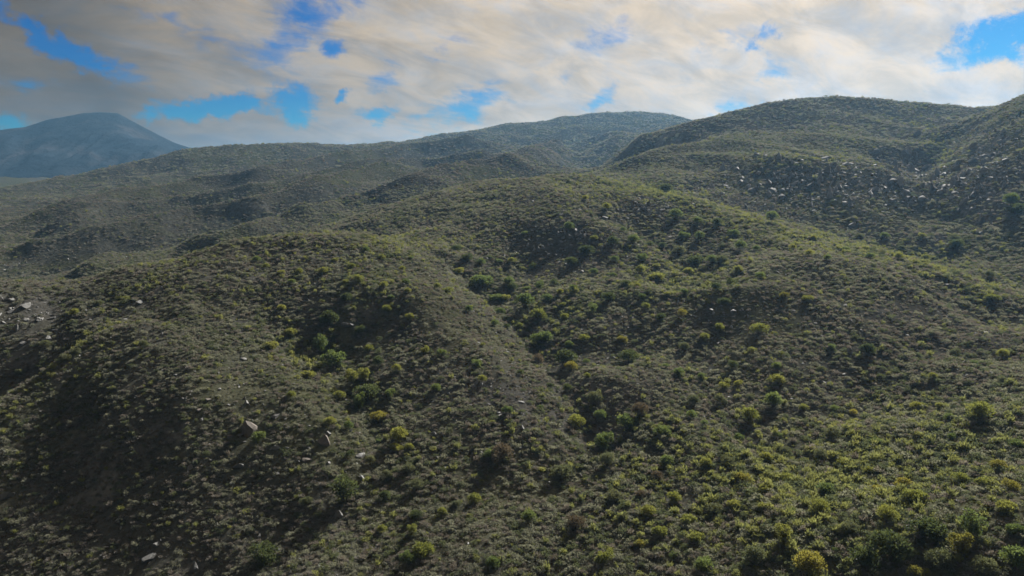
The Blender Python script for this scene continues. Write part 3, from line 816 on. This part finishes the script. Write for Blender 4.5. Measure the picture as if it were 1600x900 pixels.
# (column, row of the foot, width in pixels, colour, form, words of its own)
D_, G_, Y_, O_, S_, B_ = 'b_dark', 'b_mid', 'b_yellow', 'b_gold', 'b_grey', 'b_brown'
BUSHES = [
 (752, 446, 38, G_, 'spread', 'largest fresh green spreading bush at the head of the main gully'), (795, 446, 20, G_, 'round', ''), (515, 506, 32, D_, 'clump', 'dark green bush beside the pale flat rock on the knoll side'),
 (502, 552, 22, G_, 'tall', ''), (524, 574, 38, G_, 'clump', 'broad fresh green bush clump in the side gully'), (551, 598, 22, Y_, 'tall', ''), (569, 596, 20, Y_, 'tall', 'yellow green upright bush touching the big dark gully bush'),
 (575, 625, 38, D_, 'round', 'big dark green rounded bush in the side gully'), (559, 640, 20, G_, 'tall', 'bright green smooth upright bush below the big dark gully bush'), (594, 656, 28, O_, 'spread', 'golden orange bush just below the big dark gully bush'),
 (624, 692, 32, Y_, 'round', 'yellow green bush with dark underside above two small ones'), (620, 706, 20, Y_, 'clump', ''), (640, 704, 15, Y_, 'round', ''),
 (538, 784, 38, D_, 'tall', 'tall dark green ragged bush above the round blue grey boulder'), (415, 878, 42, D_, 'clump', 'dark ragged bush at the bottom of the stony spur flank'), (665, 552, 16, Y_, 'clump', ''), (690, 556, 18, G_, 'clump', ''), (745, 574, 20, G_, 'clump', ''),
 (820, 480, 32, G_, 'round', 'fresh green rounded bush in the main gully above a yellow one'), (840, 500, 28, Y_, 'round', ''), (849, 534, 38, G_, 'spread', 'wide fresh green bush low in the main gully'),
 (883, 572, 36, D_, 'round', 'dark green bush with a golden bush at its foot'), (891, 580, 22, O_, 'round', 'golden bush at the foot of a dark green gully bush'),
 (951, 472, 22, D_, 'round', 'small dark green ball shaped bush alone on the slope by the gully'), (883, 500, 14, Y_, 'round', ''), (927, 490, 14, G_, 'tall', ''), (842, 455, 14, G_, 'tall', ''), (875, 461, 13, Y_, 'round', ''),
 (982, 566, 34, D_, 'clump', 'dark green ragged bush among stones on the middle slope'), (972, 535, 18, O_, 'clump', ''), (1145, 576, 16, D_, 'round', ''), (1185, 523, 25, Y_, 'round', 'single yellow green rounded bush on the dark stony slope'),
 (1065, 496, 16, O_, 'round', ''), (1170, 660, 30, Y_, 'round', 'yellow green domed bush standing in a dark bare patch'), (980, 672, 34, G_, 'clump', ''), (930, 628, 30, S_, 'spread', ''), (1000, 652, 28, B_, 'round', 'grey brown bare looking bush on the lower slope'),
 (1035, 678, 30, G_, 'spread', ''), (945, 700, 38, G_, 'clump', ''), (840, 570, 24, B_, 'round', ''), (1085, 633, 20, S_, 'round', ''), (880, 748, 40, S_, 'spread', ''), (950, 728, 28, S_, 'round', ''), (900, 828, 32, B_, 'round', 'dark grey brown rounded bush deep in the lower scrub'),
 (1030, 838, 24, Y_, 'clump', ''), (1000, 854, 18, O_, 'clump', ''), (1265, 898, 44, O_, 'round', 'golden topped large bush on the flat at the foot of the slope'), (1385, 878, 54, D_, 'round', 'largest dark green dome shaped bush on the flat'), (1348, 889, 42, D_, 'round', 'dark green bush pressed against the largest dome shaped bush'),
 (1386, 816, 30, Y_, 'round', ''), (1450, 838, 52, D_, 'spread', 'wide dark green spreading bush on the yellow green flat'), (1520, 842, 30, G_, 'tall', ''), (1500, 868, 30, O_, 'tall', ''), (1430, 786, 36, Y_, 'spread', 'wide yellow green bush beside the white flat stone'), (1410, 762, 26, O_, 'spread', ''),
 (1435, 906, 28, O_, 'clump', ''), (1532, 656, 30, Y_, 'round', 'lone yellow green ball shaped bush on the dark slope'), (1432, 640, 17, Y_, 'round', ''), (1356, 554, 24, D_, 'round', 'lone dark green bush beside a rounded grey rock on the dark slope'), (1208, 636, 28, G_, 'round', ''), (1215, 602, 22, Y_, 'round', ''), (1333, 648, 15, O_, 'clump', ''),
 (1470, 882, 42, S_, 'spread', ''), (988, 380, 20, G_, 'round', ''), (957, 384, 20, D_, 'round', ''), (916, 400, 26, D_, 'round', ''), (1055, 342, 22, G_, 'round', ''), (1040, 304, 22, D_, 'round', ''), (1112, 412, 18, G_, 'round', ''), (1085, 414, 30, D_, 'spread', ''), (1060, 398, 20, S_, 'round', ''),
 (892, 416, 22, D_, 'round', ''), (1075, 430, 18, Y_, 'round', ''), (1000, 428, 20, Y_, 'clump', ''), (1025, 438, 26, Y_, 'spread', ''), (1580, 322, 22, G_, 'round', ''), (1495, 390, 20, D_, 'round', ''), (1588, 334, 26, D_, 'spread', ''), (730, 408, 20, D_, 'clump', ''), (712, 394, 16, D_, 'round', ''), (775, 470, 26, G_, 'spread', ''), (800, 455, 20, D_, 'round', ''),
 (790, 470, 18, Y_, 'clump', ''), (1205, 345, 22, G_, 'round', ''), (1125, 415, 22, S_, 'round', ''), (1490, 380, 18, S_, 'round', ''), (1550, 470, 20, Y_, 'spread', ''), (1225, 465, 16, O_, 'spread', ''), (1262, 470, 18, Y_, 'spread', ''), (640, 500, 16, Y_, 'clump', ''), (605, 488, 16, Y_, 'round', ''), (684, 452, 14, Y_, 'round', ''), (600, 450, 14, Y_, 'round', ''), (700, 458, 20, Y_, 'spread', ''),
 (440, 485, 16, Y_, 'spread', ''), (425, 545, 22, Y_, 'spread', ''), (480, 590, 24, Y_, 'spread', ''), (530, 625, 18, Y_, 'round', ''), (405, 690, 24, G_, 'clump', ''), (640, 880, 28, G_, 'clump', ''), (660, 868, 36, Y_, 'spread', ''), (770, 715, 30, G_, 'spread', ''), (785, 720, 36, B_, 'round', ''), (682, 612, 18, G_, 'round', ''), (690, 805, 16, Y_, 'round', ''), (645, 835, 16, Y_, 'tall', ''),
 (1225, 850, 26, Y_, 'tall', ''), (1290, 775, 26, G_, 'round', ''), (1180, 880, 30, S_, 'round', ''), (1100, 890, 34, G_, 'spread', ''), (1330, 830, 28, S_, 'spread', ''), (1570, 800, 30, Y_, 'spread', ''), (1560, 735, 20, O_, 'round', ''), (1590, 890, 40, G_, 'round', ''), (1540, 895, 36, S_, 'spread', ''), (1055, 785, 24, Y_, 'clump', ''),
]
cnt_b = 0
bush_seen = []
def add_bush(px, py, wpx, c, fm, words, with_parts):
    global cnt_b
    h = land_at(px, py)
    if h is None:
        return
    x, y, z, r_ = h
    dist = math.sqrt(r_ * r_ + (CAMZ - z) ** 2)
    wid = wpx * dist / FPX
    s = wid / {'round': 1.75, 'spread': 1.95, 'tall': 1.5, 'clump': 1.85}[fm]
    if not 0.25 < s < 4.5:
        return
    fol, stem = BM[c, fm, random.randrange(2)]
    big = 'large ' if wid > 3.0 else ('small ' if wid < 1.7 else '')
    lab = words or (big + COLS[c] + ' ' + FORMS[fm] + ' bush ' + place_words(px, py))
    rot = (random.gauss(0, .06), random.gauss(0, .06), random.random() * 6.283)
    if with_parts:
        root = link('bush', None)
        f_ = link('foliage', fol, root)
        s_ = link('stems', stem, root)
    else:
        root = link('bush', fol)
    root.location = (x, y, z - .03 * s)
    root.rotation_euler = rot
    root.scale = (s, s * random.uniform(.9, 1.1), s * random.uniform(.88, 1.1))
    root['label'], root['category'] = lab, 'bush'
    root['group'] = 'bushes ' + place_words(px, py)
    THINGS.append((root, COLS[c] + ' bush', x, y, wid))
    bush_seen.append((px, py, wpx))
    cnt_b += 1
for b in BUSHES:
    add_bush(*b, b[2] >= 18)
# further bushes, thickest in the gullies and on the lower slope
EXTRA = [(745, 434, 26, 20, 7, 17, (G_, Y_)), (800, 474, 26, 22, 8, 17, (G_, Y_, G_)), (848, 524, 24, 26, 8, 18, (G_, Y_)), (888, 578, 26, 28, 8, 18, (G_, Y_, D_)), (1330, 790, 300, 110, 26, 26, (Y_, Y_, G_, S_, O_)), (1000, 760, 240, 120, 16, 22, (S_, G_, G_, Y_, B_)), (1010, 410, 130, 55, 34, 17, (G_, D_, Y_, G_)), (820, 510, 90, 90, 6, 15, (G_, Y_, D_)), (1150, 600, 160, 70, 18, 18, (G_, Y_, S_)),
         (540, 560, 80, 90, 14, 18, (G_, D_, Y_)), (560, 430, 170, 45, 16, 13, (Y_, Y_, G_)), (1290, 390, 200, 22, 18, 14, (Y_, G_, S_)), (130, 540, 100, 50, 8, 14, (Y_, S_)), (1530, 560, 80, 120, 9, 16, (Y_, S_, G_)), (650, 780, 120, 80, 10, 22, (D_, S_, Y_))]
for (cx, cy, sx_, sy_, n, wpx, cols) in EXTRA:
    k = tries = 0
    while k < n and tries < 400:
        tries += 1
        px, py = random.gauss(cx, sx_ * .6), random.gauss(cy, sy_ * .6)
        if not (5 < px < 1595 and 300 < py < 895) or any(abs(px - q[0]) < .6 * (q[2] + wpx) and abs(py - q[1]) < .5 * (q[2] + wpx) for q in bush_seen):
            continue
        add_bush(px, py, wpx * random.uniform(.65, 1.15), random.choice(cols), random.choice(('round', 'spread', 'clump', 'round')), '', False)
        k += 1

# ------------------------------------------------------------------ boulders one can pick out
ROCKW = {'r_pale': 'pale grey', 'r_grey': 'weathered grey', 'r_brown': 'brownish'}
SHAPEW = ['blocky', 'flat', 'rounded', 'wedge shaped', 'squat', 'upright', 'slab like']
BOULD = [
 (392, 672, 56, 'r_brown', 2, 'largest brownish rounded boulder on the dark stony spur flank'), (372, 728, 30, 'r_grey', 0, ''), (296, 732, 18, 'r_grey', 5, 'upright grey boulder with a bush beside it on the dark spur flank'), (433, 700, 20, 'r_grey', 3, ''), (480, 718, 26, 'r_brown', 4, ''), (563, 712, 24, 'r_pale', 0, 'pale blocky boulder by the lower end of the side gully'), (580, 709, 9, 'r_pale', 2, ''), (565, 746, 18, 'r_pale', 3, ''),
 (530, 806, 28, 'r_grey', 2, 'round blue grey boulder below the tall dark bush'), (541, 508, 32, 'r_grey', 1, 'broad pale flat rock on the side of the knoll'), (506, 520, 9, 'r_pale', 2, ''), (430, 650, 22, 'r_grey', 4, ''), (508, 690, 36, 'r_brown', 2, 'brown rounded boulder above the lower gully stones'), (10, 775, 34, 'r_grey', 0, ''), (100, 738, 9, 'r_pale', 2, ''), (120, 708, 14, 'r_grey', 0, ''), (253, 795, 12, 'r_pale', 5, ''), (245, 850, 22, 'r_grey', 0, ''), (237, 870, 30, 'r_grey', 1, ''), (305, 890, 26, 'r_grey', 5, ''), (405, 838, 14, 'r_pale', 3, ''), (315, 656, 12, 'r_pale', 3, ''), (343, 608, 12, 'r_pale', 0, ''), (312, 640, 18, 'r_brown', 4, ''), (285, 622, 12, 'r_grey', 1, ''), (275, 586, 16, 'r_pale', 6, ''), (55, 632, 12, 'r_grey', 2, ''),
 (40, 478, 26, 'r_grey', 0, 'grey crag block at the rocky end of the spur'), (60, 500, 18, 'r_grey', 3, ''), (25, 515, 18, 'r_grey', 5, ''), (75, 530, 16, 'r_grey', 2, ''), (195, 500, 22, 'r_grey', 4, ''), (140, 500, 12, 'r_grey', 0, ''), (220, 472, 18, 'r_grey', 1, ''), (10, 468, 14, 'r_grey', 1, ''),
 (848, 418, 10, 'r_pale', 5, ''), (868, 398, 14, 'r_pale', 0, ''), (840, 398, 12, 'r_grey', 3, ''), (905, 368, 26, 'r_grey', 0, ''), (880, 372, 14, 'r_grey', 5, ''), (862, 382, 12, 'r_pale', 3, ''), (835, 390, 12, 'r_pale', 5, ''), (898, 425, 9, 'r_pale', 3, ''), (910, 424, 12, 'r_pale', 0, ''), (1035, 328, 16, 'r_pale', 0, ''), (1010, 330, 16, 'r_grey', 5, ''), (990, 322, 14, 'r_grey', 3, ''), (1038, 355, 12, 'r_pale', 2, ''), (975, 330, 14, 'r_grey', 0, ''), (945, 340, 16, 'r_grey', 4, ''),
 (1112, 484, 14, 'r_pale', 1, ''), (1128, 478, 12, 'r_pale', 6, ''), (1145, 486, 18, 'r_pale', 0, ''), (1060, 519, 11, 'r_pale', 3, ''), (1115, 492, 14, 'r_pale', 6, ''), (1158, 485, 12, 'r_grey', 1, ''), (1143, 512, 12, 'r_pale', 2, ''), (1112, 530, 12, 'r_grey', 2, ''), (1122, 536, 12, 'r_pale', 4, ''), (1060, 472, 9, 'r_pale', 5, ''), (1030, 532, 9, 'r_pale', 2, ''), (1025, 510, 9, 'r_pale', 1, ''), (1075, 578, 10, 'r_pale', 3, ''), (975, 580, 10, 'r_pale', 0, ''), (960, 545, 14, 'r_grey', 3, ''), (935, 570, 10, 'r_pale', 6, ''), (948, 582, 7, 'r_pale', 5, ''), (1085, 628, 12, 'r_pale', 1, ''),
 (870, 612, 14, 'r_pale', 3, ''), (813, 628, 14, 'r_pale', 1, ''), (815, 670, 18, 'r_grey', 2, ''), (780, 645, 14, 'r_pale', 6, ''), (765, 632, 16, 'r_pale', 6, ''), (740, 604, 12, 'r_pale', 2, ''), (700, 600, 10, 'r_pale', 3, ''), (758, 700, 9, 'r_pale', 2, ''),
 (1395, 762, 20, 'r_pale', 1, 'white flat stone on the yellow green flat'), (1392, 775, 14, 'r_pale', 6, ''), (1355, 525, 12, 'r_pale', 2, ''), (1328, 550, 20, 'r_grey', 2, 'rounded grey rock beside the lone dark bush on the dark slope'), (1220, 550, 13, 'r_pale', 3, ''), (1541, 520, 12, 'r_pale', 4, ''), (1378, 490, 9, 'r_pale', 5, ''), (1318, 585, 11, 'r_pale', 1, ''), (1480, 447, 16, 'r_grey', 3, ''), (1494, 442, 12, 'r_pale', 5, ''), (1470, 440, 12, 'r_grey', 0, ''), (1590, 580, 7, 'r_pale', 5, ''), (1450, 470, 9, 'r_grey', 0, ''), (1215, 425, 10, 'r_pale', 1, ''), (1255, 568, 10, 'r_grey', 0, ''), (1320, 478, 12, 'r_grey', 1, ''),
]
def add_rock(px, py, wpx, mk, shape, words, parent=None, name='boulder', tall=1.0, sink=.34):
    h = land_at(px, py)
    if h is None:
        return
    x, y, z, r_ = h
    s = .5 * wpx * math.sqrt(r_ * r_ + (CAMZ - z) ** 2) / FPX
    if s > 5:
        return
    tall *= .82 if parent is None else 1.0
    ROCKPOS.append((x, y, s))
    o = link(name, ROCKS[mk][shape], parent)
    o.location = (x, y, z + s * .45 * tall - sink * s)
    o.rotation_euler = (random.gauss(0, .18), random.gauss(0, .18), random.random() * 6.283)
    o.scale = (s * random.uniform(.85, 1.1), s * random.uniform(.85, 1.1), s * tall * random.uniform(.85, 1.1))
    if parent is None:
        wid = 2 * s
        big = 'large ' if wid > 3.2 else ('small ' if wid < 1.5 else '')
        o['label'] = words or (big + ROCKW[mk] + ' ' + SHAPEW[shape] + ' boulder ' + place_words(px, py))
        o['category'] = 'boulder'
        o['group'] = 'boulders ' + place_words(px, py)
        THINGS.append((o, ROCKW[mk] + ' boulder', x, y, wid))
for b in BOULD:
    add_rock(*b)
for (cx, cy, sx_, sy_, n, wpx, mks) in ((875, 390, 60, 30, 26, 9, ('r_pale', 'r_grey')), (1125, 490, 50, 20, 14, 8, ('r_pale', 'r_grey')), (330, 680, 110, 90, 20, 12, ('r_grey', 'r_brown')), (790, 610, 60, 50, 18, 9, ('r_pale', 'r_grey', 'r_brown')), (1010, 330, 60, 22, 14, 9, ('r_grey', 'r_pale')), (50, 500, 60, 40, 12, 12, ('r_grey',)), (960, 550, 80, 50, 14, 8, ('r_pale', 'r_grey')), (1340, 510, 150, 60, 12, 8, ('r_grey', 'r_pale')), (560, 720, 90, 40, 10, 10, ('r_grey', 'r_pale'))):
    for _ in range(n):
        px, py = random.gauss(cx, sx_ * .75), random.gauss(cy, sy_ * .75)
        if 3 < px < 1597 and 300 < py < 896:
            add_rock(px, py, wpx * random.uniform(.7, 1.5), random.choice(mks), random.randrange(7), '')

# crags: bedrock blocks that belong to the hills
def crags(land, blobs, kinds=('r_grey', 'r_pale', 'r_pale'), low=1.0):
    for (cx, cy, sx_, sy_, n, wpx) in blobs:
        for _ in range(n):
            px, py = cx + sx_ * random.uniform(-1, 1), random.gauss(cy, sy_ * .6)
            if px < 1605:
                add_rock(px, py, wpx * random.uniform(.6, 1.6), random.choice(kinds), random.choice((0, 3, 5, 0, 2, 3)), '', land, 'rock', low * random.uniform(.8, 1.4), .45)
crags(LAND[1], ((1330, 284, 210, 40, 120, 12), (1240, 276, 60, 32, 32, 14), (1440, 280, 80, 32, 40, 14), (1545, 265, 55, 50, 44, 11), (1560, 210, 40, 40, 30, 7), (1530, 320, 40, 24, 12, 10), (1330, 315, 170, 26, 36, 7)))
crags(LAND[0], ((870, 370, 50, 26, 30, 10), (1020, 325, 45, 14, 18, 9)))
crags(LAND[0], ((40, 484, 60, 26, 16, 17),), ('r_grey',), .5)

tell_apart()

# the scrub grows round the rocks
PTS = scatter()
instancer('grey_green_scrub', PTS['grey'], [small_shrub(20 + i, M['grey'], 150, 'dome' if i < 4 else 'mat') for i in range(6)], 'low grey green scrub covering the hillsides', 'scrub')
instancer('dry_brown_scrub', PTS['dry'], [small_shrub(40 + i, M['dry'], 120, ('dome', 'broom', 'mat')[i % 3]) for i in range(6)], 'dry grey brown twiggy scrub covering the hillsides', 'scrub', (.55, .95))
instancer('yellow_green_scrub', PTS['yellow'], [small_shrub(60 + i, M['yellow'], 120, 'broom' if i % 2 else 'dome') for i in range(6)], 'low yellow green scrub on the ridges and lower slope', 'scrub', (.8, 1.3))
instancer('green_scrub', PTS['green'], [small_shrub(80 + i, M['green'], 150, 'dome') for i in range(5)], 'low dull green scrub between the grey plants', 'scrub')


# ------------------------------------------------------------------ air
def haze():
    zs = allv[:, 2]
    lo, hi = float(zs.min()) - 1.0, max(float(zs.max()), max(v.co.z for v in MOUNT.data.vertices), CAMZ) + 6.0
    lo = min(lo, min(v.co.z for v in MOUNT.data.vertices) - 1.0)
    e = 9300.0
    v = [(x, y, z) for z in (lo, hi) for (x, y) in ((-e, -e), (e, -e), (e, e), (-e, e))]
    f = [(3, 2, 1, 0), (4, 5, 6, 7), (0, 1, 5, 4), (1, 2, 6, 5), (2, 3, 7, 6), (3, 0, 4, 7)]
    m, t = new_mat('pale_blue_air')
    pv = t.n('ShaderNodeVolumePrincipled', ins={'Color': (0.19, 0.40, 0.66, 1), 'Density': 1.25e-4, 'Anisotropy': 0.45})
    t.n('ShaderNodeOutputMaterial', ins={'Volume': pv.outputs[0]})
    o = link('haze', mesh_from('haze', v, f, m), kind='stuff', label='thin blue haze in the air between the hills', category='haze')
haze()
print('bushes', cnt_b, {k: len(v) for k, v in PTS.items()})
